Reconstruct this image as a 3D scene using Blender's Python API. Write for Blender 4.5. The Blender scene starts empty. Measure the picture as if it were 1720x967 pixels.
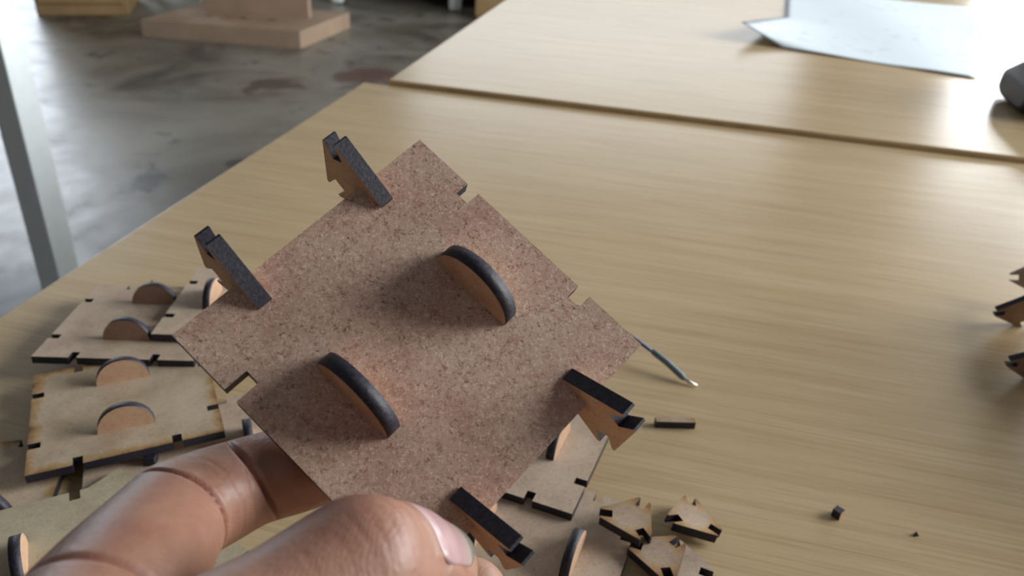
import bpy, bmesh, math, random
import numpy as np
from mathutils import Vector, Matrix, noise
random.seed(7)
TZ = 740.0                       # table top height, all layout numbers are millimetres from the table top
def V(x, y, z=0.0): return Vector((x*.001, y*.001, (z+TZ)*.001))
scene = bpy.context.scene

# ------------------------------------------------------------------ camera
cd = bpy.data.cameras.new('camera'); cam = bpy.data.objects.new('camera', cd)
scene.collection.objects.link(cam); scene.camera = cam
cr = Vector((0.99805947, 0.03056757, 0.05424869)); cu = Vector((-0.06226795, 0.48995114, 0.86952319)); cf = Vector((0, 0.87121381, -0.49090375))
M = Matrix((cr, cu, -cf)).transposed().to_4x4(); M.translation = V(0, 0, 193.3); cam.matrix_world = M
cd.sensor_width = 36; cd.lens = 36*1365/1720; cd.clip_start = .005; cd.clip_end = 50
cd.dof.use_dof = True; cd.dof.focus_distance = .175; cd.dof.aperture_fstop = 26
# ------------------------------------------------------------------ world and light
w = bpy.data.worlds.new('world'); scene.world = w; w.use_nodes = True
bgn = w.node_tree.nodes['Background']; bgn.inputs[0].default_value = (.88, .93, 1.0, 1); bgn.inputs[1].default_value = .135
def area(name, loc, size, rot, power, col=(.95, .98, 1)):
    l = bpy.data.lights.new(name, 'AREA'); l.shape = 'RECTANGLE'; l.size, l.size_y = size; l.energy = power; l.color = col
    o = bpy.data.objects.new(name, l); scene.collection.objects.link(o); o.location = loc; o.rotation_euler = rot; return o
PI = math.pi
area('daylight_near_window', V(2480, 750, 950), (1.5, 1.5), (0, PI/2, 0), 124)
area('daylight_far_window', V(2480, 3550, 650), (.8, 2.4), (0, PI/2, 0), 76)
area('daylight_back_window', V(-4300, 6380, 900), (1.9, 2.4), (-PI/2, 0, 0), 105, (.82, .90, 1))
area('daylight_rear_high_window', V(600, 6380, 1350), (3.0, 1.1), (-PI/2, 0, 0), 25)
vs = scene.view_settings
scene.display_settings.display_device = 'sRGB'
vs.view_transform = 'Standard'; vs.look = 'None'; vs.exposure = 0.02; vs.gamma = 1; vs.use_curve_mapping = False

# ------------------------------------------------------------------ materials
def mat(name):
    m = bpy.data.materials.new(name); m.use_nodes = True
    return m, m.node_tree.nodes, m.node_tree.links, m.node_tree.nodes['Principled BSDF']
def ramp(ns, ls, src, stops):
    r = ns.new('ShaderNodeValToRGB'); e = r.color_ramp.elements
    while len(e) < len(stops): e.new(.5)
    for i, (p, c) in enumerate(stops):
        e[i].position = p; e[i].color = (*c, 1) if len(c) == 3 else c
    ls.new(src, r.inputs[0]); return r.outputs[0]
def noise_n(ns, ls, vec, scale, detail=3, rough=.5, dist=0):
    n = ns.new('ShaderNodeTexNoise'); n.inputs['Scale'].default_value = scale; n.inputs['Detail'].default_value = detail
    n.inputs['Roughness'].default_value = rough; n.inputs['Distortion'].default_value = dist
    if vec is not None: ls.new(vec, n.inputs['Vector'])
    return n.outputs[0]
def mixc(ns, ls, fac, a, b, mode='MIX'):
    m = ns.new('ShaderNodeMix'); m.data_type = 'RGBA'; m.blend_type = mode
    for s, v in ((m.inputs[0], fac), (m.inputs[6], a), (m.inputs[7], b)):
        if isinstance(v, (int, float)): s.default_value = v
        elif isinstance(v, tuple): s.default_value = (*v, 1)
        else: ls.new(v, s)
    return m.outputs[2]
def mth(ns, ls, op, a, b=None, c=None):
    m = ns.new('ShaderNodeMath'); m.operation = op
    for i, v in enumerate((a, b, c)):
        if v is None: continue
        if isinstance(v, (int, float)): m.inputs[i].default_value = v
        else: ls.new(v, m.inputs[i])
    return m.outputs[0]
def bump(ns, ls, h, b, strength=.3, dist=.0005):
    bn = ns.new('ShaderNodeBump'); bn.inputs['Strength'].default_value = strength; bn.inputs['Distance'].default_value = dist
    ls.new(h, bn.inputs['Height']); ls.new(bn.outputs[0], b.inputs['Normal'])
def coords(ns, kind='Object'):
    return ns.new('ShaderNodeTexCoord').outputs[kind]

def mdf(name, base, light, dark, fibre=.5, burn=None, fscale=520, red=(.20, .06, .045)):
    """fibre board: blotchy ground, short curly fibres; burn='edge' scorches along the tile's edges, 'tips' beyond 6 mm from the middle"""
    m, ns, ls, b = mat(name); co = coords(ns)
    n1 = noise_n(ns, ls, co, 70, 4); n2 = noise_n(ns, ls, co, 900, 3, .7)
    c = ramp(ns, ls, n1, [(.35, dark), (.5, base), (.68, light)])
    c = mixc(ns, ls, ramp(ns, ls, n2, [(.35, (0, 0, 0)), (.7, (1, 1, 1))]), mixc(ns, ls, .55*fibre, c, dark), c)
    hs = None
    for k, (col, sc, th, am) in enumerate(((red, fscale*.9, .020, .62), ((.09, .055, .04), fscale*1.1, .018, .68), (tuple(min(1, x*1.5) for x in light), fscale*1.15, .018, .50), (red, fscale*1.8, .028, .42), (dark, fscale*2.3, .034, .55), (tuple(min(1, x*1.35) for x in light), fscale*2.0, .03, .5))):
        mp = ns.new('ShaderNodeMapping'); mp.inputs['Location'].default_value = (k*.37, k*.61, k*.23); mp.inputs['Rotation'].default_value = (0, 0, k*.9)
        ls.new(co, mp.inputs[0])
        n = noise_n(ns, ls, mp.outputs[0], sc, 2, .5, 1.2)
        d = mth(ns, ls, 'ABSOLUTE', mth(ns, ls, 'SUBTRACT', n, .5))
        line = mth(ns, ls, 'LESS_THAN', d, th)
        msk = ramp(ns, ls, noise_n(ns, ls, mp.outputs[0], sc*1.1, 2, .5, .4), [(.50, (0, 0, 0)), (.56, (1, 1, 1))])
        f = mth(ns, ls, 'MULTIPLY', line, msk); f = mth(ns, ls, 'MULTIPLY', f, am*fibre)
        c = mixc(ns, ls, f, c, col); hs = f if hs is None else mth(ns, ls, 'ADD', hs, f)
    if burn:
        sx = ns.new('ShaderNodeSeparateXYZ'); ls.new(co, sx.inputs[0])
        wob = mth(ns, ls, 'MULTIPLY', mth(ns, ls, 'SUBTRACT', noise_n(ns, ls, co, 160, 3, .6), .5), .009)
        if burn == 'edge':
            ax = mth(ns, ls, 'ABSOLUTE', sx.outputs[0]); ay = mth(ns, ls, 'ABSOLUTE', sx.outputs[1])
            e = mth(ns, ls, 'ADD', mth(ns, ls, 'MAXIMUM', ax, ay), wob); lo, hi = .0262, .0312
        else:
            r = mth(ns, ls, 'SQRT', mth(ns, ls, 'ADD', mth(ns, ls, 'MULTIPLY', sx.outputs[0], sx.outputs[0]), mth(ns, ls, 'MULTIPLY', sx.outputs[1], sx.outputs[1])))
            e = mth(ns, ls, 'ADD', r, wob); lo, hi = .0042, .0110
        t = mth(ns, ls, 'DIVIDE', mth(ns, ls, 'SUBTRACT', e, lo), hi-lo)
        bc = ramp(ns, ls, t, [(0, (1, 1, 1)), (.4, (.88, .74, .50)), (.75, (.62, .44, .26)), (1, (.26, .16, .09))])
        c = mixc(ns, ls, 1.0, c, bc, 'MULTIPLY')
    ls.new(c, b.inputs['Base Color']); b.inputs['Roughness'].default_value = .75; b.inputs['Specular IOR Level'].default_value = .25
    bump(ns, ls, mth(ns, ls, 'ADD', mth(ns, ls, 'MULTIPLY', hs, .6), n2), b, .22*fibre+.08, .0002)
    return m
M_HELD = mdf('brown_hardboard', (.56, .385, .29), (.62, .46, .35), (.46, .285, .215), 1.0, red=(.30, .085, .06))
M_TILE = mdf('fibreboard_face', (.51, .395, .29), (.57, .45, .34), (.43, .325, .235), .4)
M_PALE = mdf('pale_fibreboard_face', (.43, .37, .25), (.48, .42, .29), (.37, .31, .20), .35)
M_BURN = mdf('scorched_fibreboard_face', (.47, .37, .255), (.54, .43, .31), (.40, .30, .20), .35, 'edge')
M_TRI = mdf('scorched_connector_face', (.45, .34, .24), (.52, .40, .29), (.36, .26, .18), .4, 'tips')
M_TAB = mdf('warm_fibreboard_face', (.51, .325, .205), (.58, .38, .245), (.41, .25, .155), .4)
M_PINK = mdf('reddish_fibreboard_face', (.40, .26, .18), (.46, .31, .22), (.32, .19, .13), .4)
def char_mat(name, c0, c1):
    m, ns, ls, b = mat(name); co = coords(ns)
    n = noise_n(ns, ls, co, 1400, 3, .7)
    ls.new(ramp(ns, ls, n, [(.35, c0), (.62, c1), (.72, tuple(x*1.6 for x in c1))]), b.inputs['Base Color'])
    b.inputs['Roughness'].default_value = .55; b.inputs['Specular IOR Level'].default_value = .5
    bump(ns, ls, n, b, .5, .0002); return m
M_CHAR = char_mat('charred_cut_edge', (.008, .006, .010), (.027, .024, .037))

def wood_table(name):
    m, ns, ls, b = mat(name); co = coords(ns)
    mp = ns.new('ShaderNodeMapping'); mp.inputs['Scale'].default_value = (1, 15, 1); ls.new(co, mp.inputs[0])
    mp2 = ns.new('ShaderNodeMapping'); mp2.inputs['Scale'].default_value = (1, 46, 1); ls.new(co, mp2.inputs[0])
    big = noise_n(ns, ls, mp.outputs[0], 7, 4, .6, .4); fine = noise_n(ns, ls, mp2.outputs[0], 16, 5, .7, .3)
    c = ramp(ns, ls, big, [(.3, (.52, .375, .205)), (.5, (.56, .415, .235)), (.7, (.595, .45, .265))])
    c = mixc(ns, ls, .75, c, ramp(ns, ls, fine, [(.34, (.78, .74, .67)), (.48, (.97, .96, .95)), (.62, (1.06, 1.05, 1.04))]), 'MULTIPLY')
    blot = noise_n(ns, ls, co, 9, 3)
    c = mixc(ns, ls, .5, c, ramp(ns, ls, blot, [(.3, (.86, .86, .86)), (.7, (1.05, 1.05, 1.05))]), 'MULTIPLY')
    ls.new(c, b.inputs['Base Color'])
    b.inputs['Roughness'].default_value = .25; b.inputs['Specular IOR Level'].default_value = .5
    bump(ns, ls, fine, b, .06, .0003); return m
M_TABLE = wood_table('light_oak_laminate')
def simple(name, col, rough=.5, metal=0, var=.12, scale=40, spec=.5):
    m, ns, ls, b = mat(name); co = coords(ns); n = noise_n(ns, ls, co, scale, 4)
    a = tuple(x*(1-var) for x in col); c = tuple(min(1, x*(1+var)) for x in col)
    ls.new(ramp(ns, ls, n, [(.3, a), (.7, c)]), b.inputs['Base Color']); b.inputs['Roughness'].default_value = rough
    b.inputs['Metallic'].default_value = metal; b.inputs['Specular IOR Level'].default_value = spec
    return m
M_BAND = simple('table_edge_band', (.66, .48, .26), .5)
M_WALL = simple('painted_plaster', (.55, .54, .50), .9)
M_ADDED_DARK = simple('added_dark_board', (.035, .025, .024), .6)  # near-black, for the added panel that the floor mirrors
M_LEG = simple('pale_painted_steel', (.90, .98, 1.0), .35, 0, .05)
M_GREYLEG = simple('grey_painted_steel', (.20, .25, .26), .4, 0, .05)
M_FRAME = simple('white_window_frame', (.7, .72, .72), .5)
M_PLY = simple('stand_fibreboard', (.42, .30, .21), .7, 0, .1, 8)
M_YWOOD = simple('honey_wood', (.36, .235, .11), .45, 0, .2, 5)
M_RWOOD = simple('reddish_wood', (.16, .07, .035), .5, 0, .2, 5)
M_BLACK = simple('black_plastic', (.010, .010, .014), .45, 0, .2, 60)
M_CLEARTOP = simple('pale_glossy_plastic', (.45, .55, .55), .1, 0, .1, 20)
M_BLUE = simple('blue_wire_insulation', (.055, .10, .27), .4, 0, .1, 60)
M_SLEEVE = simple('grey_blue_sleeve', (.15, .21, .24), .45, 0, .2, 60)
M_TIN = simple('tinned_copper', (.75, .72, .68), .25, .9, .1, 200)
def paper_mat():
    m, ns, ls, b = mat('white_paper'); co = coords(ns)
    mp = ns.new('ShaderNodeMapping'); mp.inputs['Rotation'].default_value = (0, 0, .47); ls.new(co, mp.inputs[0])
    mp2 = ns.new('ShaderNodeMapping'); mp2.inputs['Scale'].default_value = (1, 2.4, 1); ls.new(mp.outputs[0], mp2.inputs[0])
    n = noise_n(ns, ls, mp2.outputs[0], 55, 3, .6); g = noise_n(ns, ls, co, 9, 2)
    f = mth(ns, ls, 'MULTIPLY', ramp(ns, ls, n, [(.58, (0, 0, 0)), (.66, (1, 1, 1))]), ramp(ns, ls, g, [(.48, (0, 0, 0)), (.56, (1, 1, 1))]))
    ls.new(mixc(ns, ls, mth(ns, ls, 'MULTIPLY', f, .55), (.82, .91, .96), (.22, .30, .50)), b.inputs['Base Color'])
    b.inputs['Roughness'].default_value = .6; return m
M_PAPER = paper_mat()
STAINS_AND_PATCH = ((-1056, 2143, 85, (.03, .03, .032)), (-858, 2320, 42, (.04, .035, .035)), (-992, 3169, 130, (.07, .045, .035)), (-677, 3378, 170, (.11, .04, .022)), (-1053, 1479, 190, (.035, .03, .035)))
def floor_mat():
    m, ns, ls, b = mat('polished_concrete'); co = coords(ns)
    n = noise_n(ns, ls, co, 1.7, 6, .62, .6); n2 = noise_n(ns, ls, co, 6.5, 5, .65, .5)
    c = ramp(ns, ls, n, [(.34, (.055, .043, .036)), (.44, (.165, .146, .115)), (.56, (.25, .232, .19)), (.70, (.31, .29, .24))])
    c = mixc(ns, ls, ramp(ns, ls, n2, [(.30, (1, 1, 1)), (.40, (0, 0, 0))]), c, (.045, .034, .030))
    # individual worn stains, the last entry being a dark purplish patch
    for (sx_, sy_, r0, col) in STAINS_AND_PATCH:
        vm = ns.new('ShaderNodeVectorMath'); vm.operation = 'DISTANCE'; ls.new(co, vm.inputs[0]); vm.inputs[1].default_value = (sx_*.001, sy_*.001, -.74)
        dd = mth(ns, ls, 'ADD', vm.outputs['Value'], mth(ns, ls, 'MULTIPLY', mth(ns, ls, 'SUBTRACT', n2, .5), r0*.0035))
        f = ramp(ns, ls, mth(ns, ls, 'DIVIDE', dd, r0*.001), [(.55, (1, 1, 1)), (1.0, (0, 0, 0))])
        c = mixc(ns, ls, mth(ns, ls, 'MULTIPLY', f, .85), c, col)
    ls.new(c, b.inputs['Base Color'])
    ls.new(ramp(ns, ls, n2, [(.3, (.46, .46, .46)), (.7, (.33, .33, .33))]), b.inputs['Roughness'])
    b.inputs['Specular IOR Level'].default_value = .75; bump(ns, ls, n2, b, .1, .004); return m
M_FLOOR = floor_mat()
def skin_mat():
    m, ns, ls, b = mat('skin'); co = coords(ns)
    n = noise_n(ns, ls, co, 60, 4, .6); n2 = noise_n(ns, ls, co, 420, 3, .6)
    c = ramp(ns, ls, n, [(.30, (.29, .125, .085)), (.5, (.35, .178, .120)), (.72, (.415, .235, .16))])
    c = mixc(ns, ls, .35, c, ramp(ns, ls, n2, [(.3, (.80, .74, .72)), (.7, (1.05, 1.05, 1.05))]), 'MULTIPLY')
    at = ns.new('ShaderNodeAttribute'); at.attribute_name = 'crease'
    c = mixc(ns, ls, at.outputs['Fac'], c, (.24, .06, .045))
    ls.new(c, b.inputs['Base Color']); b.inputs['Roughness'].default_value = .48
    b.inputs['Subsurface Weight'].default_value = .25; b.inputs['Subsurface Radius'].default_value = (1, .35, .2); b.inputs['Subsurface Scale'].default_value = .0025
    wv = ns.new('ShaderNodeTexWave'); wv.inputs['Scale'].default_value = 620; wv.inputs['Distortion'].default_value = 9; wv.inputs['Detail'].default_value = 2; wv.inputs['Detail Scale'].default_value = .4
    mp = ns.new('ShaderNodeMapping'); mp.inputs['Rotation'].default_value = (.3, .5, .35); ls.new(co, mp.inputs[0]); ls.new(mp.outputs[0], wv.inputs[0])
    vo = ns.new('ShaderNodeTexVoronoi'); vo.inputs['Scale'].default_value = 900; ls.new(co, vo.inputs['Vector'])
    h = mth(ns, ls, 'ADD', mth(ns, ls, 'MULTIPLY', wv.outputs['Fac'], .13), mth(ns, ls, 'ADD', mth(ns, ls, 'MULTIPLY', vo.outputs['Distance'], .45), mth(ns, ls, 'MULTIPLY', n2, 1.1)))
    bump(ns, ls, h, b, .35, .00025); return m
M_SKIN = skin_mat()
def nail_mat():
    m, ns, ls, b = mat('fingernail'); co = coords(ns)
    sx = ns.new('ShaderNodeSeparateXYZ'); ls.new(co, sx.inputs[0])
    t = mth(ns, ls, 'ADD', sx.outputs[0], mth(ns, ls, 'MULTIPLY', mth(ns, ls, 'SUBTRACT', noise_n(ns, ls, co, 350, 2), .5), .0012))
    ls.new(ramp(ns, ls, mth(ns, ls, 'MULTIPLY', mth(ns, ls, 'ADD', t, .0115), 78), [(0, (.60, .44, .43)), (.10, (.48, .30, .31)), (.72, (.49, .32, .31)), (.82, (.42, .38, .31)), (.92, (.22, .20, .17))]), b.inputs['Base Color'])
    b.inputs['Roughness'].default_value = .24; b.inputs['Subsurface Weight'].default_value = .1; b.inputs['Subsurface Scale'].default_value = .001
    return m
M_NAIL = nail_mat()

# ------------------------------------------------------------------ object helpers
def frame(origin_mm, ux, uz):
    """matrix in metres: local x along ux, local z along uz"""
    ux = Vector(ux).normalized(); uz = Vector(uz); uz = (uz-ux*uz.dot(ux)).normalized(); uy = uz.cross(ux)
    m = Matrix((ux, uy, uz)).transposed().to_4x4(); m.translation = V(*origin_mm); return m
def link(name, me, mats, parent=None, mw=None):
    o = bpy.data.objects.new(name, me); scene.collection.objects.link(o)
    for mm in (mats if isinstance(mats, (list, tuple)) else [mats]): me.materials.append(mm)
    if parent is not None: o.parent = parent
    if mw is not None: o.matrix_basis = mw
    return o
def thing(name, label, cat, mw, group=None):
    o = bpy.data.objects.new(name, None); scene.collection.objects.link(o); o.empty_display_size = .01; o.matrix_world = mw
    o['label'] = label; o['category'] = cat
    if group: o['group'] = group
    return o
def tag(o, label, cat, group=None):
    o['label'] = label; o['category'] = cat
    if group: o['group'] = group
    return o
def prism(name, pts, z0, z1, wob=0, bev=0):
    """outline in local mm -> solid; faces on top/bottom get slot 0, sides slot 1"""
    bm = bmesh.new()
    a = [bm.verts.new((x*.001, y*.001, z0*.001)) for x, y in pts]; b = [bm.verts.new((x*.001, y*.001, z1*.001)) for x, y in pts]
    n = len(pts)
    f0 = bm.faces.new(a[::-1]); f1 = bm.faces.new(b)
    for i in range(n):
        f = bm.faces.new((a[i], a[(i+1) % n], b[(i+1) % n], b[i])); f.material_index = 1
    if bev:
        eds = [e for e in bm.edges if (e.verts[0] in b) == (e.verts[1] in b) and e.is_boundary is False and (e in f1.edges or e in f0.edges)]
        r = bmesh.ops.bevel(bm, geom=eds, offset=bev*.001, segments=1, affect='EDGES', clamp_overlap=True)
        for f in r['faces']: f.material_index = 1
    bmesh.ops.recalc_face_normals(bm, faces=bm.faces)
    me = bpy.data.meshes.new(name); bm.to_mesh(me); bm.free(); return me
def box_bm(bm, lo, hi, m=0):
    v = [bm.verts.new((x*.001, y*.001, z*.001)) for x in (lo[0], hi[0]) for y in (lo[1], hi[1]) for z in (lo[2], hi[2])]
    for q in ((0, 1, 3, 2), (4, 6, 7, 5), (0, 4, 5, 1), (2, 3, 7, 6), (0, 2, 6, 4), (1, 5, 7, 3)):
        f = bm.faces.new([v[i] for i in q]); f.material_index = m
def box(name, lo, hi, bev=0, seg=2):
    bm = bmesh.new(); box_bm(bm, lo, hi); bmesh.ops.recalc_face_normals(bm, faces=bm.faces)
    if bev: bmesh.ops.bevel(bm, geom=bm.edges[:], offset=bev*.001, segments=seg, affect='EDGES', profile=.5)
    me = bpy.data.meshes.new(name); bm.to_mesh(me); bm.free()
    if seg > 2:
        for p in me.polygons: p.use_smooth = True
    return me
def structure(name, me, m, mw=None):
    o = link(name, me, m, None, mw or Matrix.Translation(V(0, 0, 0))); o['kind'] = 'structure'; return o

# ------------------------------------------------------------------ room
structure('floor', box('floor', (-6500, -2500, -800), (2560, 6560, -740)), M_FLOOR)
def wall_with_holes(name, axis, pos, thick, span, zr, holes, m):
    """wall running along y (axis 'y') or x; holes = [(a0,a1,z0,z1)]"""
    bm = bmesh.new(); cuts = sorted(holes); a = span[0]
    def add(a0, a1, z0, z1):
        if a1-a0 < 1 or z1-z0 < 1: return
        if axis == 'y': box_bm(bm, (pos, a0, z0), (pos+thick, a1, z1))
        else: box_bm(bm, (a0, pos, z0), (a1, pos+thick, z1))
    for h in cuts:
        add(a, h[0], zr[0], zr[1]); add(h[0], h[1], zr[0], h[2]); add(h[0], h[1], h[3], zr[1]); a = h[1]
    add(a, span[1], zr[0], zr[1]); bmesh.ops.recalc_face_normals(bm, faces=bm.faces)
    me = bpy.data.meshes.new(name); bm.to_mesh(me); bm.free(); return structure(name, me, m)
RW = [(-10, 1510, 190, 1710), (2340, 4760, 240, 1060)]
BW = [(-5260, -3340, -310, 2110), (-920, 2120, 790, 1910)]
wall_with_holes('wall_right', 'y', 2500, 60, (-2500, 6500), (-740, 2300), RW, M_WALL)
wall_with_holes('wall_back', 'x', 6500, 60, (-6500, 2560), (-740, 2300), BW, M_WALL)
def window_frame(name, axis, pos, h):
    bm = bmesh.new(); t = 35
    def add(a0, a1, z0, z1):
        if axis == 'y': box_bm(bm, (pos, a0, z0), (pos+40, a1, z1))
        else: box_bm(bm, (a0, pos, z0), (a1, pos+40, z1))
    a0, a1, z0, z1 = h; mid = (a0+a1)/2
    add(a0, a1, z0, z0+t); add(a0, a1, z1-t, z1); add(a0, a0+t, z0+t, z1-t); add(a1-t, a1, z0+t, z1-t); add(mid-t/2, mid+t/2, z0+t, z1-t)
    bmesh.ops.recalc_face_normals(bm, faces=bm.faces)
    me = bpy.data.meshes.new(name); bm.to_mesh(me); bm.free(); structure(name, me, M_FRAME)
window_frame('window_1', 'y', 2505, RW[0]); window_frame('window_2', 'y', 2505, RW[1]); window_frame('window_3', 'x', 6505, BW[0]); window_frame('window_4', 'x', 6505, BW[1])

# ------------------------------------------------------------------ the two tables
TA = math.radians(-11.8)
tux = (math.cos(TA), math.sin(TA), 0)
def table(origin, size, label, dz, reach):
    """origin = corner (x,y) of top; table extends +u and size[1] in v (negative = towards the viewer)"""
    t = thing('wooden_table', label, 'table', frame((origin[0], origin[1], -740), tux, (0, 0, 1)))
    y0, y1 = sorted((0, size[1])); zt = 740+dz
    me = box('tabletop', (0, y0, zt-26), (size[0], y1, zt), 1.2)
    o = link('tabletop', me, [M_TABLE, M_BAND], t)
    for p in me.polygons:
        if abs(p.normal.z) < .5: p.material_index = 1
    for lx in (60, size[0]-60):
        for ly in (y0+60, y1-60):
            link('leg', box('leg', (lx-22, ly-22, 0), (lx+22, ly+22, zt-26), 2), M_GREYLEG, t)
    link('apron', box('apron', (70, y0+45, zt-90), (size[0]-70, y0+63, zt-26), 1), M_BAND, t)
    return t
table((-136.5, 682), (1500, -760), 'near oak-coloured table carrying the cut fibreboard pieces', 0, 0)
table((-115.2, 679.6), (1700, 1300), 'far oak-coloured table carrying the white paper sheet', 4, 0)

# ------------------------------------------------------------------ laser cut pieces
def tile_outline(L=60, wn=3.0, dn=3.9):
    h = L/2; pts = []; dns = dn if isinstance(dn, tuple) else (dn,)*4
    for k in range(4):
        dn = dns[k]
        side = [(-h, 0), (-15-wn/2, 0), (-15-wn/2, dn), (-15+wn/2, dn), (-15+wn/2, 0), (15-wn/2, 0), (15-wn/2, dn), (15+wn/2, dn), (15+wn/2, 0)]
        c, s = round(math.cos(k*PI/2)), round(math.sin(k*PI/2))
        for a, d in side:
            x, y = a, -h+d; pts.append((c*x-s*y, s*x+c*y))
    return pts
def half_disc_me(R=9.0, T=3.0):
    """stands up along local z, chord along local x"""
    pts = [(-R, -.8)]+[(R*math.cos(PI-a), R*math.sin(PI-a)) for a in [i*PI/28 for i in range(29)]]+[(R, -.8)]
    bm = bmesh.new(); A = [bm.verts.new((x*.001, -T/2*.001, z*.001)) for x, z in pts]; B = [bm.verts.new((x*.001, T/2*.001, z*.001)) for x, z in pts]
    n = len(pts); bm.faces.new(A); bm.faces.new(B[::-1])
    for i in range(n):
        f = bm.faces.new((A[i], B[i], B[(i+1) % n], A[(i+1) % n])); f.material_index = 1
        if 0 < i < n-2: f.smooth = True
    bmesh.ops.recalc_face_normals(bm, faces=bm.faces)
    me = bpy.data.meshes.new('half_disc'); bm.to_mesh(me); bm.free(); return me
def tri_outline(S=22.7, cut=3.7, slot=3.0, deep=7.6):
    R = S/math.sqrt(3); pts = []
    hw = cut*math.tan(PI/6)
    for k in range(3):
        a = PI/2+k*2*PI/3; c, s = math.cos(a), math.sin(a)
        for (r, t) in ((R-cut, -hw), (R-cut, -slot/2), (R-deep, -slot/2), (R-deep, slot/2), (R-cut, slot/2), (R-cut, hw)):
            pts.append((c*r-s*t, s*r+c*t))
    return pts
def tile(name, label, corner, th, zs, face, discs=(), group='notched square fibreboard tiles lying on the near table', tab=None):
    """corner = front-left top corner (x,y); zs = top height at that corner, at the front right, at the back left"""
    U = Vector((60*math.cos(th), 60*math.sin(th), zs[1]-zs[0])).normalized(); Wv = Vector((-60*math.sin(th), 60*math.cos(th), zs[2]-zs[0])).normalized()
    nz = U.cross(Wv).normalized(); Wv = nz.cross(U)
    c = Vector((corner[0], corner[1], zs[0]))+U*30+Wv*30-nz*3
    t = thing(name, label, 'tile', frame(c, U, nz), group)
    link('panel', prism('panel', tile_outline(), 0, 3), [face, M_CHAR], t)
    for (x, y, a) in discs:
        link('half_disc', half_disc_me(), [tab or M_TAB, M_CHAR], t, Matrix.Translation((x*.001, y*.001, .003)) @ Matrix.Rotation(a, 4, 'Z'))
    return t
H = PI/2
DU = ((0, -15, 0), (0, 15, 0)); DV = ((-15, 0, H), (15, 0, H))
tile('fibreboard_tile', 'clean notched tile at the back left with two upright half discs', (-178.9, 248.0), .060, (11.2, 11.2, 8.6), M_TILE, DU, tab=M_PINK)
tile('fibreboard_tile', 'notched tile lying on the rearmost left tile, half hidden by the held square', (-139.6, 263.2), .056, (14.4, 14.2, 11.8), M_TILE, DV)
tile('fibreboard_tile', 'scorched-edge notched tile with two upright half discs, in front of the back left tile', (-148.6, 188.0), .46, (9, 9.6, 7.5), M_BURN, DU)
tile('fibreboard_tile', 'notched tile right of the thumb, lying on another under the held square', (-32.95, 210.1), -.350, (6, 6, 6), M_TILE, DV)
tile('fibreboard_tile', 'brown tile at the bottom edge, under a second tile and small triangles', (-29.3, 161.5), -.351, (3, 3, 3), M_TILE, DV)
tile('fibreboard_tile', 'pale greenish notched tile in the bottom left corner partly covered by the hand', (-140.9, 108.7), .503, (9, 9, 9), M_PALE, ((1, 4, H),))
tile('fibreboard_tile', 'burnt-edged tile sticking out left from under the scorched tile', (-190.5, 142.0), .26, (3, 3, 3), M_BURN, ((12.5, -3.9, -.45),))
tile('fibreboard_tile', 'greyish tile between the scorched tile and the held square, just above the fingers', (-123.5, 168.0), .40, (3, 3, 3), M_TILE, ((22, 0, H), ), tab=M_TAB)
tile('fibreboard_tile', 'tile whose bare corner peeps out behind the pale tile beside the index finger', (-154.1, 145.6), -.532, (6, 6, 6), M_PALE, ())

def tri_thing(name, label, centre, ang, nrm, group=None, face=None, S=22.7):
    """flat connector; centre = middle of the top face"""
    nz = Vector(nrm).normalized(); ux = Vector((math.cos(ang), math.sin(ang), 0)); ux = (ux-nz*ux.dot(nz)).normalized()
    c = Vector(centre)-nz*3
    t = tag(link(name, prism(name, tri_outline(S), 0, 3), [face or M_TRI, M_CHAR], None, frame(c, ux, nz)), label, 'connector', group); return t
def plane_tri(p):
    a, b, c = (Vector(q) for q in p); n = (b-a).cross(c-a); n = -n if n.z < 0 else n; m = (a+b+c)/3
    d = b-m; return m, math.atan2(d.y, d.x)-PI/2, n
GT = 'small notched triangular connectors on the near table'
m_, a_, n_ = plane_tri([(28.4, 185.7, 9.4), (48.6, 197.2, 9.0), (46.5, 177.5, 9.2)]); tri_thing('triangle_connector', 'scorched triangle connector with pale middle, leftmost of the loose triangles', m_, a_, n_, GT)
m_, a_, n_ = plane_tri([(50.4, 184.9, 8.6), (63.5, 206.5, 4.0), (74.2, 187.0, 3.1)]); tri_thing('triangle_connector', 'scorched triangle connector with round pale middle, rearmost and rightmost of the loose ones', m_, a_, n_, GT)
m_, a_, n_ = plane_tri([(38.2, 181.0, 6.0), (59.7, 184.0, 6.1), (50.5, 161.8, 6.1)]); tri_thing('triangle_connector', 'triangle connector pointing at the viewer, in front of the two scorched triangles', m_, a_, n_, GT)
m_, a_, n_ = plane_tri([(46.5, 164.5, 3), (55.5, 183.5, 3), (67.3, 176.6, 3)]); tri_thing('triangle_connector', 'lowest triangle connector, mostly hidden, one slotted tip sticking out to the right', m_, a_, n_, GT, M_TILE)

# ------------------------------------------------------------------ tile held in the hand
C0 = Vector((-16.57, 124.51, 110.44))
Ua = Vector((.6274, .6714, .3945)); Ub = Vector((.7631, -.4292, -.4832)); Nn = -Vector((-.1551, .6042, -.7816))   # a, b, towards viewer
held = thing('fibreboard_tile', 'brown square tile held up in the hand, four black-edged connectors on its sides', 'tile', frame(C0, Ua, Nn))
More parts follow.
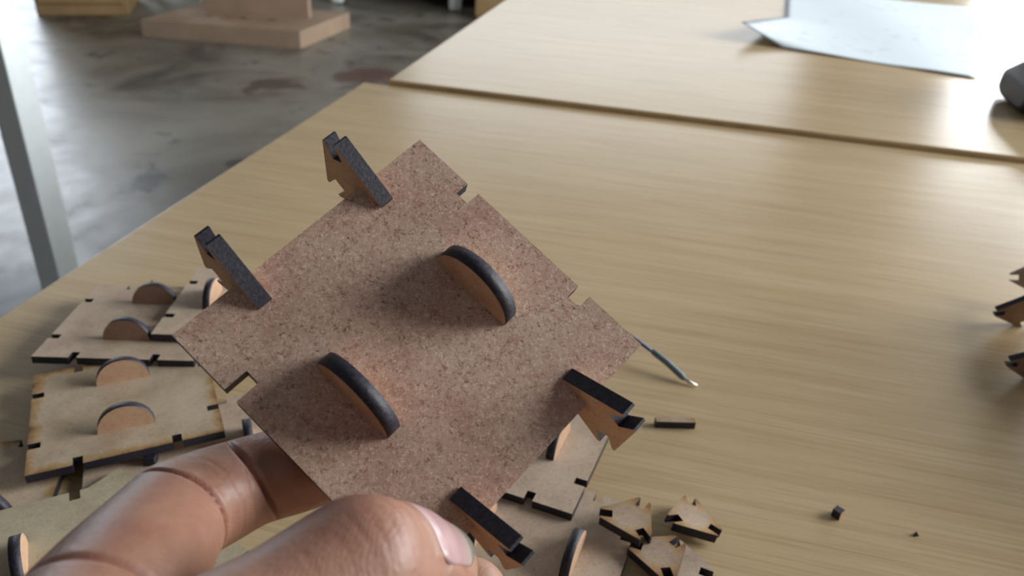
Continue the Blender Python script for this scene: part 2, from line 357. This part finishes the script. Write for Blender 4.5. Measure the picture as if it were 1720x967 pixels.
# local x = a, local y = Nn x Ua = -b
link('panel', prism('panel', tile_outline(dn=(3.2, 3.2, 3.2, 4.7)), -1.5, 1.5), [M_HELD, M_CHAR], held)
for a in (15, -15):
    link('half_disc', half_disc_me(), [M_TAB, M_CHAR], held, Matrix.Translation((a*.001, 0, .0015)) @ Matrix.Rotation(H, 4, 'Z'))
R_ = 22.7/math.sqrt(3)
for a, s, tilt in ((15, 1, -.06), (-15, 1, .05), (15, -1, -.05), (-15, -1, .03)):   # s=+1: local +y side (far edge), s=-1: near-right edge
    # triangle drawn in its own xy plane with one corner on +y; map its +y to -s*y (into the tile), its z to the tile's x
    yv = Vector((0, -s, 0)); zv = Vector((1, 0, 0)); xv = yv.cross(zv)
    mloc = Matrix((xv, yv, zv)).transposed().to_4x4(); mloc = Matrix.Rotation(tilt, 4, 'X') @ mloc
    yc = s*(20.0+R_)
    piv = Matrix.Translation((0, s*.0275, 0)); 
    mloc = Matrix.Translation((a*.001, 0, 0)) @ piv @ Matrix.Rotation(tilt, 4, 'X') @ piv.inverted() @ Matrix.Translation((0, yc*.001, 0)) @ Matrix((xv, yv, zv)).transposed().to_4x4()
    link('triangle_connector', prism('triangle_connector', tri_outline(deep=8.0), -1.5, 1.5), [M_TAB, M_CHAR], held, mloc)

# ------------------------------------------------------------------ part of an assembled model at the right edge
asm = thing('assembled_tile_model', 'assembled tiles with slotted triangle tips poking in from the right edge', 'model', frame((262, 318, 0), (-.34, -.94, 0), (0, 0, 1)))
def tri_at(tip, direction, up, S, parent, face):
    """upright connector with the slotted corner at tip; direction = where that corner points; up = roughly up"""
    d = Vector(direction).normalized(); u = Vector(up); u = (u-d*u.dot(d)).normalized(); n = d.cross(u)
    R = S/math.sqrt(3); c = Vector(tip)-d*R
    m = Matrix((d.cross(n)*1.0, d, n)).transposed().to_4x4() if False else Matrix((d.cross(n), d, n)).transposed().to_4x4()
    m.translation = V(*c)
    return link('triangle_connector', prism('triangle_connector', tri_outline(S, 3.2, 2.6, 7.2), -1.5, 1.5), [face, M_CHAR], parent, parent.matrix_world.inverted() @ m)
tri_at((225.5, 336.5, 7), (-.98, .02, -.12), (0, -.20, 1), 24, asm, M_PINK)
tri_at((207.5, 290.0, 9.5), (-.97, .0, .03), (0, -.20, 1), 24, asm, M_PINK)
# leaning tile carried by the two connectors and a third piece behind
def leaning(parent):
    x = Vector((-.36, -.93, 0)).normalized(); z = Vector((.93*.5, -.36*.5, -.86)); z = (z-x*z.dot(x)).normalized()
    m = frame((263, 311, 36), x, z); link('panel', prism('panel', tile_outline(), -1.5, 1.5), [M_TILE, M_CHAR], parent, parent.matrix_world.inverted() @ m)
leaning(asm)
for pc, pn in (((306, 300, 32), (1, 0, 0)), ((306, 236, 32), (1, 0, 0)), ((338, 268, 64), (0, 0, 1)), ((338, 204, 32), (0, 1, 0))):   # the rest of the model, beyond the picture edge
    m5 = frame(pc, (0, 1, 0) if pn != (0, 1, 0) else (1, 0, 0), pn); link('panel', prism('panel', tile_outline(), -1.5, 1.5), [M_TILE, M_CHAR], asm, asm.matrix_world.inverted() @ m5)
tri_at((243, 362, 13), (-.9, .3, -.2), (0.2, .3, 1), 24, asm, M_TILE)

# ------------------------------------------------------------------ small bits on the near table
def bit(name, label, cat, lo, hi, origin, ang, mats, tilt=0, group=None):
    me = box(name, lo, hi, .15)
    for p in me.polygons:
        if abs(p.normal.z) < .7: p.material_index = 1
    return tag(link(name, me, mats, None, frame(origin, (math.cos(ang), math.sin(ang), tilt), (0, 0, 1))), label, cat, group)
bit('offcut_stick', 'short scorched rectangular offcut stick lying beside the right connector', 'offcut', (-7.6, -1.4, 0), (7.6, 1.4, 3), (64.6, 244.5, .02), .055, [M_TRI, M_CHAR])
cb = bit('offcut_cube', 'tiny black cube offcut alone on the bare tabletop', 'offcut', (-1.5, -1.5, 0), (1.5, 1.5, 3), (112.9, 202.2, .02), .75, [M_CHAR, M_CHAR])
for p in cb.data.polygons:
    if p.normal.y > .7 or False: pass
cb.data.materials.append(M_TAB)
for p in cb.data.polygons:
    if p.normal.y < -.7: p.material_index = 2
def crumb(label, origin, s, ang):
    bm = bmesh.new(); P = [(-s, -.4*s, 0), (s, -.6*s, 0), (.3*s, .8*s, 0), (0, 0, 1.6*s), (.7*s, -.3*s, .6*s)]
    for p in P: bm.verts.new(Vector(p)*.001)
    bmesh.ops.convex_hull(bm, input=bm.verts[:])
    me = bpy.data.meshes.new('wood_chip'); bm.to_mesh(me); bm.free()
    tag(link('wood_chip', me, M_CHAR, None, frame(origin, (math.cos(ang), math.sin(ang), 0), (0, 0, 1))), label, 'chip', 'dark wood chips')
bit('offcut_block', 'small dark offcut block wedged under the front edge of the scorched tile', 'offcut', (-1.9, -2, 0), (1.9, 2, 3.2), (-116.5, 204.2, 3.02), .1, [M_CHAR, M_CHAR])
crumb('dark triangular wood chip on the rearmost left tile beside its half disc', (-158, 307.5, 9.0), 2.3, .2)
crumb('minute dark wood crumb right of the tiny black cube', (136.3, 195.6, .02), 1.1, .3)
# ------------------------------------------------------------------ blue wire
def tube(name, pts, rad, m, parent, mw_inv):
    bm = bmesh.new(); n = 10; rings = []
    P = [Vector(p) for p in pts]
    for i, p in enumerate(P):
        d = (P[min(i+1, len(P)-1)]-P[max(i-1, 0)]).normalized(); u = d.cross(Vector((0, 0, 1))).normalized(); v = u.cross(d)
        r = rad[i] if isinstance(rad, (list, tuple)) else rad
        rings.append([bm.verts.new(mw_inv @ V(*(p+(u*math.cos(k*2*PI/n)+v*math.sin(k*2*PI/n))*r))) for k in range(n)])
    for a, b in zip(rings, rings[1:]):
        for k in range(n):
            f = bm.faces.new((a[k], a[(k+1) % n], b[(k+1) % n], b[k])); f.smooth = True
    bm.faces.new(rings[0][::-1]); bm.faces.new(rings[-1])
    bmesh.ops.recalc_face_normals(bm, faces=bm.faces)
    me = bpy.data.meshes.new(name); bm.to_mesh(me); bm.free(); return link(name, me, m, parent)
wt = thing('wire', 'thin blue wire with a bare silver end, behind the right corner of the held tile', 'wire', frame((20, 330, 0), (1, 0, 0), (0, 0, 1)))
iv = wt.matrix_world.inverted()
def lerp(a, b, t): return tuple(x+(y-x)*t for x, y in zip(a, b))
wpts = [(-14, 345, .8), (2, 340, 1.5), (16, 331, 4), (30, 318, 6.5), (42, 305, 8), (52, 293, 8.2), (60, 284.5, 6.9)]
tube('insulated_wire', wpts, .75, M_BLUE, wt, iv)
tube('sleeve', [(60, 284.8, 6.9), (61, 283.8, 6.7), (66, 279.5, 5.0), (71.5, 274.4, 2.4), (72.6, 273.3, 1.9)], [1.0, 1.35, 1.35, 1.35, 1.1], M_SLEEVE, wt, iv)
tube('bare_end', [(72.2, 273.6, 2.1), (74.5, 272.0, 1.2), (77.8, 270.6, .7)], [.7, .8, .35], M_TIN, wt, iv)

# ------------------------------------------------------------------ paper on the far table
def paper():
    # corners (mm): front left, front right, back right, back left
    A, B, Cc, Dd = (Vector(p) for p in ((274, 894, 0), (443, 812, 0), (652, 1235, 0), (388, 1312, 0)))
    nx, ny = 30, 80; bm = bmesh.new(); g = []
    for j in range(ny+1):
        row = []
        for i in range(nx+1):
            u, v = i/nx, j/ny
            p = A*(1-u)*(1-v)+B*u*(1-v)+Cc*u*v+Dd*(1-u)*v
            # the left side bulges out to a lifted, creased point a third of the way back
            k = max(0, 1-u/.30); t = max(0, 1-(abs(v-.10)/.10 if v < .10 else (v-.10)/.32))
            p += Vector((-52, -6, 0))*k*t; z = 4.6+17*k*k*t+1.2*math.sin(9*u+5*v)*.5+.8
            row.append(bm.verts.new((p.x*.001, p.y*.001, (z+TZ)*.001)))
        g.append(row)
    for j in range(ny):
        for i in range(nx):
            f = bm.faces.new((g[j][i], g[j][i+1], g[j+1][i+1], g[j+1][i])); f.smooth = True
    me = bpy.data.meshes.new('paper_sheet'); bm.to_mesh(me); bm.free()
    o = link('paper_sheet', me, M_PAPER); md = o.modifiers.new('thickness', 'SOLIDIFY'); md.thickness = .0003
    tag(o, 'white handwritten paper sheet with a lifted corner on the far table', 'paper')
paper()
# ------------------------------------------------------------------ dark case at the right edge
cs = thing('black_case', 'black rounded case with a pale glossy top at the right edge of the far table', 'case', frame((484, 712, 4), (1, -.20, 0), (0, 0, 1)))
bm = bmesh.new()
secs = [(-57, 5, 20), (-54, 1, 26), (-40, 0, 35), (0, 0, 37), (40, 0, 35), (52, 1, 30), (57, 5, 22)]
rings = []
for x, zb, zt in secs:
    hwid = 48 if abs(x) < 45 else (42 if abs(x) < 55 else 34); ring = []
    for k in range(24):
        a = 2*PI*k/24; cx, sx_ = math.cos(a), math.sin(a); e = .55
        ring.append(bm.verts.new((x*.001, hwid*abs(cx)**e*(1 if cx > 0 else -1)*.001, ((zb+zt)/2+(zt-zb)/2*abs(sx_)**e*(1 if sx_ > 0 else -1))*.001)))
    rings.append(ring)
for a, b in zip(rings, rings[1:]):
    for k in range(24):
        f = bm.faces.new((a[k], a[(k+1) % 24], b[(k+1) % 24], b[k])); f.smooth = True
bm.faces.new(rings[0]); bm.faces.new(rings[-1]); bmesh.ops.recalc_face_normals(bm, faces=bm.faces)
me = bpy.data.meshes.new('body'); bm.to_mesh(me); bm.free(); link('body', me, M_BLACK, cs)
link('top_plate', box('top_plate', (-36, -34, 35.5), (44, 34, 38), 1.0), M_CLEARTOP, cs)

# ------------------------------------------------------------------ things on the floor behind
# lectern-like stand
st = thing('display_stand', 'large fibreboard stand base with an upright board, on the floor behind the tables', 'stand', frame((-1372, 4060, -740), (-.9987, -.052, 0), (0, 0, 1)))
def place(name, me, m, parent): return link(name, me, m, parent)
st.matrix_world = frame((-1785, 3811, -740), (.9987, -.0515, 0), (0, 0, 1))
sk = prism('base', [(0, 0), (746, 0), (846, 500), (100, 500)], 0, 78)
link('base', sk, [M_PLY, M_PLY], st)
link('upright_board', prism('upright_board', [(175, 290), (700, 290), (706, 320), (181, 320)], 78, 900), [M_PLY, M_PLY], st)
rnd = random.Random(3); bm = bmesh.new(); x = 190
while x < 560:                                   # a row of engraved letters, too blurred to read
    ww = rnd.choice((22, 28, 34)); y = 150
    box_bm(bm, (x, y, 78), (x+5, y+60, 78.6)); box_bm(bm, (x, y+(55 if rnd.random() < .6 else 28), 78), (x+ww, y+60 if rnd.random() < .6 else y+33+28, 78.6))
    if rnd.random() < .6: box_bm(bm, (x+ww-5, y, 78), (x+ww, y+60, 78.6))
    x += ww+16
bmesh.ops.recalc_face_normals(bm, faces=bm.faces); me = bpy.data.meshes.new('engraved_lettering'); bm.to_mesh(me); bm.free()
link('engraved_lettering', me, simple('engraving', (.14, .09, .06), .8), st)
# neighbouring desk: its pale leg stands at the left of the picture
nd = thing('steel_leg_desk', 'desk at the left whose pale steel leg rises beside the near table', 'desk', frame((-722, 1118, -740), (.985, -.17, 0), (0, 0, 1)))
me = box('leg', (-19, -23, 0), (19, 23, 705), 1.5)
link('leg', me, M_LEG, nd)
for q in ((-1050, 0), (-1050, -560), (0, -560)): link('leg', box('leg', (q[0]-16, q[1]-16, 0), (q[0]+16, q[1]+16, 705), 1.5), M_LEG, nd)
link('desktop', box('desktop', (-1080, -590, 705), (30, 30, 730), 2), M_TABLE, nd)
# honey coloured cabinet and reddish bench with pale legs far behind
cab = thing('wooden_cabinet', 'honey-coloured wooden cabinet on the floor at the upper left', 'cabinet', frame((-2440, 4110, -740), (.955, .30, 0), (0, 0, 1)))
link('body', box('body', (0, 0, 0), (425, 400, 850), 4), M_YWOOD, cab); link('door', box('door', (15, -18, 60), (410, 0, 830), 3), M_YWOOD, cab)
sh = thing('stool', 'pale-legged stool partly seen behind the stand base', 'stool', frame((-2120, 4700, -740), (1, 0, 0), (0, 0, 1)))
for q in ((0, 0), (300, 0), (0, 300), (300, 300)): link('leg', box('leg', (q[0]-22, q[1]-22, 0), (q[0]+22, q[1]+22, 430), 6), M_LEG, sh)
link('seat', box('seat', (-40, -40, 430), (340, 340, 460), 8), M_YWOOD, sh)
bench = thing('workbench', 'dark reddish wooden workbench with pale rounded metal feet, behind the far table', 'bench', frame((-1150, 4860, -740), (.9987, .03, 0), (0, 0, 1)))
link('shelf', box('shelf', (0, 30, 130), (1400, 600, 165), 4), M_RWOOD, bench)
link('added_dark_panel', box('added_dark_panel', (-300, 600, 0), (2600, 630, 1050), 4), M_ADDED_DARK, bench)  # unseen dark panel added to darken what the polished floor reflects
link('bench_top', box('bench_top', (-30, -20, 780), (1930, 640, 830), 4), M_RWOOD, bench)
for q in ((0+40, 30), (720, 0), (1860, 30)): link('leg', box('leg', (q[0]-36, q[1]-36, 0), (q[0]+36, q[1]+36, 780), 22, 4), M_LEG, bench)
cr2 = thing('wooden_crate', 'pale yellow wooden crate standing beside the workbench foot, cut by the far table edge', 'crate', frame((-290, 4640, -740), (1, 0, 0), (0, 0, 1)))
link('body', box('body', (0, 0, 0), (500, 170, 420), 4), M_YWOOD, cr2)
for k in range(3): link('slat', box('slat', (-6, -14, 30+k*130), (506, 0, 120+k*130), 3), M_YWOOD, cr2)

# ------------------------------------------------------------------ hand
def hand():
    T = {k: Vector(p) for k, p in dict(
        tt=(-10.0, 87.8, 92.5), ti=(-18.7, 77.2, 104.2), tm=(-33.6, 60.7, 103.4), tc=(-50, 14, 86),
        im=(-51.2, 60.8, 101.6), ip=(-53.2, 96.8, 92.2), idp=(-44.1, 108.1, 89.8), it=(-28.7, 114.3, 91.5),
        mt=(-4.2, 104.0, 68.2), md=(-21.0, 102.9, 58.1), mp=(-45, 92, 60), mm=(-60, 56, 82),
        rt=(-18, 84, 42), rd=(-34, 90, 38), rp=(-52, 82, 46), rm=(-63, 50, 62),
        pt=(-26, 68, 28), pd=(-40, 74, 24), pp=(-54, 68, 32), pm=(-65, 42, 45),
        wr=(-78, -24, 62), wr2=(-74, -22, 84), fa=(-112, -120, 56), fa2=(-108, -118, 82)).items()}
    bm = bmesh.new()
    def ball_chain(a, b, r0, r1):
        a, b = Vector(a), Vector(b); d = b-a; L = d.length; d.normalize()
        u = d.orthogonal().normalized(); v = d.cross(u); n = 24; prof = []
        for k in range(9): t = -PI/2+k*PI/2/8; prof.append((r0*math.sin(t), r0*math.cos(t)))
        for k in range(9): t = k*PI/2/8; prof.append((L+r1*math.sin(t), r1*math.cos(t)))
        rings = [[bm.verts.new(a+d*s+(u*math.cos(2*PI*j/n)+v*math.sin(2*PI*j/n))*max(r, .02)) for j in range(n)] for s, r in prof]
        for p, q in zip(rings, rings[1:]):
            for j in range(n): bm.faces.new((p[j], p[(j+1) % n], q[(j+1) % n], q[j]))
        bm.faces.new(rings[0][::-1]); bm.faces.new(rings[-1])
    def mix(p, q, t): return p+(q-p)*t
    def chain(names, rad):
        for i in range(len(names)-1):
            a, b = (T[k] if isinstance(k, str) else k for k in (names[i], names[i+1])); ball_chain(a, b, rad[i], rad[i+1])
    tipd = (T['tt']-T['ti']).normalized()
    chain(['tc', 'tm', mix(T['tm'], T['ti'], .5), 'ti', mix(T['ti'], T['tt'], .55), 'tt'], [15, 11.4, 10.0, 10.0, 9.4, 7.7])
    chain(['im', mix(T['im'], T['ip'], .55), 'ip', mix(T['ip'], T['idp'], .5), 'idp', mix(T['idp'], T['it'], .5), 'it'], [12, 10.6, 8.9, 8.6, 8.0, 8.0, 7.2])
    chain(['mm', mix(T['mm'], T['mp'], .5), 'mp', 'md', 'mt'], [12, 10.4, 9, 8, 7.2])
    chain(['rm', 'rp', 'rd', 'rt'], [11.5, 9.2, 8, 7]); chain(['pm', 'pp', 'pd', 'pt'], [10.5, 8, 7, 6.2])
    for k, r in (('im', 12), ('mm', 12), ('rm', 11.5), ('pm', 10.5)):
        ball_chain(T[k], mix(T['wr'], T['wr2'], dict(im=.9, mm=.6, rm=.3, pm=0)[k]), r, 15)
    ball_chain(T['im'], T['mm'], 11.5, 11.5); ball_chain(T['mm'], T['rm'], 11.5, 11); ball_chain(T['rm'], T['pm'], 11, 10)
    ball_chain(T['tc'], T['wr2'], 15, 16); ball_chain(mix(T['tc'], T['tm'], .45), mix(T['im'], T['wr2'], .35), 12, 12)
    ball_chain(mix(T['tc'], T['tm'], .8), mix(T['im'], T['wr2'], .12), 8.5, 9)
    ball_chain(T['wr'], T['fa'], 19, 26); ball_chain(T['wr2'], T['fa2'], 18, 24); ball_chain(T['wr'], T['wr2'], 19, 18)
    bmesh.ops.recalc_face_normals(bm, faces=bm.faces)
    me = bpy.data.meshes.new('hand_src'); bm.to_mesh(me); bm.free()
    o = bpy.data.objects.new('hand_src', me); scene.collection.objects.link(o)
    md = o.modifiers.new('r', 'REMESH'); md.mode = 'VOXEL'; md.voxel_size = .75; md.use_smooth_shade = True
    sm = o.modifiers.new('s', 'SMOOTH'); sm.factor = .6; sm.iterations = 14
    sb = o.modifiers.new('d', 'SUBSURF'); sb.levels = 1; sb.render_levels = 1
    dg = bpy.context.evaluated_depsgraph_get(); out = bpy.data.meshes.new_from_object(o.evaluated_get(dg))
    bpy.data.objects.remove(o); bpy.data.meshes.remove(me)
    n = len(out.vertices); co = np.empty(n*3); out.vertices.foreach_get('co', co); co = co.reshape(-1, 3)
    no = np.empty(n*3); out.vertices.foreach_get('normal', no); no = no.reshape(-1, 3)
    off = np.zeros(n); cre = np.zeros(n)
    toC = lambda p: np.array((Vector((0, 0, 193.3))-Vector(p)).normalized())
    # --- the nail's own frame on the thumb tip
    ax = np.array(tipd); P = np.array(T['tt']); c = toC(T['tt']); c = c-ax*(c@ax); c /= np.linalg.norm(c)
    side = np.cross(c, ax)                                    # image-up side of the thumb
    if side@np.array(cu) < 0: side = -side
    phi = NPHI; nn = c*math.cos(phi)+side*math.sin(phi); ns = np.cross(nn, ax)
    # --- creases
    def crease(p, axis, pdir, depth, sig, rmax, col=1.0, bend=0.0, half=1.25):
        p, axis, pdir = (np.array(q, float) for q in (p, axis, pdir)); axis = axis/np.linalg.norm(axis); pdir = pdir-axis*(pdir@axis); pdir /= np.linalg.norm(pdir)
        d = co-p; s = d@axis; rad = d-np.outer(s, axis); rr = np.linalg.norm(rad, axis=1)+1e-6; cosw = (rad@pdir)/rr; ang = np.arccos(np.clip(cosw, -1, 1))
        s = s-bend*(1-np.cos(ang))
        m = np.clip(1-(ang/half)**4, 0, 1)*(rr < rmax)*(np.abs(s) < 8)
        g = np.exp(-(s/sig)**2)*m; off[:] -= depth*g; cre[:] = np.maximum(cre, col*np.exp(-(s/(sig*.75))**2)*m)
    def axis_at(a, b, c_): return ((T[b]-T[a]).normalized()+(T[c_]-T[b]).normalized()).normalized()
    up = Vector(cu)
    crease(T['ip']-axis_at('im', 'ip', 'idp')*1.2, axis_at('im', 'ip', 'idp')+up*.10, Vector(toC(T['ip'])), 1.05, .42, 12.5, .85, .2, 1.4)
    crease(T['idp']-axis_at('ip', 'idp', 'it')*.4, axis_at('ip', 'idp', 'it')+up*.32, Vector(toC(T['idp'])), 1.0, .42, 11, .85, .2, 1.4)
    crease(Vector(T['ip'])+axis_at('im', 'ip', 'idp')*3.6, axis_at('im', 'ip', 'idp'), Vector(toC(T['ip'])), .10, .35, 12, .10, .2, 1.2)
    crease(mix(T['im'], T['ip'], .20), (T['ip']-T['im']), Vector(toC(T['ip']))+up*.2, .55, .7, 15, .5, .8, 1.3)
    crease(mix(T['ip'], T['idp'], .80), axis_at('ip', 'idp', 'it'), Vector(toC(T['idp'])), .10, .35, 11, .1, .2, 1.2)
    ti_ax = axis_at('tm', 'ti', 'tt')
    for k, (s, dp, sg, b) in enumerate(((-2.6, .30, .45, .6), (-1.2, .34, .4, .2), (.2, .38, .45, -.2), (1.5, .28, .4, -.5), (3.0, .24, .4, -.8), (-4.4, .22, .5, .9), (-7.2, .18, .5, .6), (-11, .16, .6, .4))):
        crease(Vector(T['ti'])+ti_ax*s*1.5, ti_ax, nn*.75+toC(T['ti'])*.5, dp*.17, sg*.8, 15, .22, b*3, .62-.12*(k % 3))
    # knuckle swelling, pads
    def swell(p, r, amt):
        d2 = ((co-np.array(p))**2).sum(1); off[:] += amt*np.exp(-d2/(r*r))
    swell(Vector(T['ti'])+Vector(nn)*9, 6, .7); swell(mix(T['ip'], T['idp'], .5)+Vector(toC(T['ip']))*8, 6, 1.5); swell(mix(T['idp'], T['it'], .45)+Vector(toC(T['idp']))*7, 5.5, .9); swell(mix(T['im'], T['ip'], .62)+Vector(toC(T['ip']))*10, 8, .9)
    # nail bed pressed in, soft fold round it
    d = co-P; s = d@ax; y = d@ns; hgt = d@nn; HW = 5.9; S0, S1 = NS0, NS1
    inside = (hgt > 1.5)
    e = np.maximum(np.abs(y)-HW, np.maximum(S0-s-.0, s-S1)); e = e+np.where((s < S0+3), (np.clip(np.abs(y)/HW, 0, 1.4)**2)*1.2, 0)
    off -= np.where(inside & (hgt > 0), .0*np.clip(-e/1.0+.2, 0, 1), 0)
    off += np.where(inside & (s < S1-1.5), .32*np.exp(-((e-.9)/.8)**2), 0)
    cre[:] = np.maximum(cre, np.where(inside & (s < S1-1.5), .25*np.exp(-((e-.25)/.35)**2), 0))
    co2 = co+no*off[:, None]
    base = np.array((-45, 60, -TZ)) * 0 + np.array((-60, 30, 70))
    out.vertices.foreach_set('co', ((co2-base)*.001).ravel())
    at = out.attributes.new('crease', 'FLOAT', 'POINT'); at.data.foreach_set('value', cre)
    out.name = 'hand'; out.update()
    for p in out.polygons: p.use_smooth = True
    hroot = thing('person', 'bare left hand pinching the held brown square tile at the bottom of the photo', 'person', Matrix.Translation(V(*base)))
    link('hand', out, M_SKIN, hroot)
    # nail plates
    from mathutils.bvhtree import BVHTree
    bvh = BVHTree.FromPolygons([v.co for v in out.vertices], [p.vertices for p in out.polygons]); BV = Vector(base)
    def nail(name, P, ax, nn, ns, s0, s1, hw, R, lift):
        P, ax, nn, ns = (Vector(q) for q in (P, ax, nn, ns)); bmn = bmesh.new(); NU, NV = 22, 18; g = []
        for j in range(NU+1):
            t = j/NU; s = s0+(s1-s0)*t; row = []
            k = t; w_ = hw*(1-.12*max(0, (.12-k)/.12)**2)*(1-.42*max(0, (k-.70)/.30)**2.2)
            for i in range(NV+1):
                a = (i/NV*2-1)*w_/R; e0 = (i/NV*2-1)
                ss = s - (1.9*(e0**2) if False else 0)+ (1.0*(e0**2)*max(0, 1-k*2)) - 1.5*(e0**2)*max(0, (k-.55)/.45)
                rr = R+0-.10*ss-.02*max(0, ss-1)**2
                dr = nn*math.cos(a)+ns*math.sin(a); o_ = P+ax*ss
                hit = bvh.ray_cast(((o_+dr*16)-BV)*.001, -dr)      # the nail follows the fingertip it grows on
                if hit[0] is not None and abs((hit[0]*1000+BV-o_).length-R) < 3.5: rr = (hit[0]*1000+BV-o_).length
                lf = lift*(1 if j > 1 else .35*j)*(1-.6*abs(e0)**6)
                row.append(bmn.verts.new((ax*ss+dr*(rr+lf))*.001))
            g.append(row)
        for j in range(NU):
            for i in range(NV):
                f = bmn.faces.new((g[j][i], g[j][i+1], g[j+1][i+1], g[j+1][i])); f.smooth = True
        bmesh.ops.recalc_face_normals(bmn, faces=bmn.faces)
        # express in a local frame: x along the finger
        mw = Matrix((ax, ns, nn)).transposed().to_4x4(); inv = mw.inverted()
        for v in bmn.verts: v.co = inv @ v.co
        if bmn.faces[0].normal.z < 0: bmesh.ops.reverse_faces(bmn, faces=bmn.faces[:])
        me = bpy.data.meshes.new(name); bmn.to_mesh(me); bmn.free()
        mw.translation = V(*P); o = link(name, me, M_NAIL, hroot, hroot.matrix_world.inverted() @ mw)
        sd = o.modifiers.new('t', 'SOLIDIFY'); sd.thickness = .0005; sd.offset = -1
        o['label'] = 'pink fingernail with a greyish free edge'
        return o
    nail('fingernail', T['tt'], ax, nn, ns, NS0, NS1, 6.0, 7.75, .42)
    a2 = (T['mt']-T['md']).normalized(); n2 = Vector((.72, .45, -.35)); n2 = (n2-a2*n2.dot(a2)).normalized()
    nail('fingernail', T['mt'], a2, n2, n2.cross(a2), -4.5, 6.5, 5.0, 7.0, .35)
NS0, NS1, NPHI = -12.3, 3.5, math.radians(51)
hand()
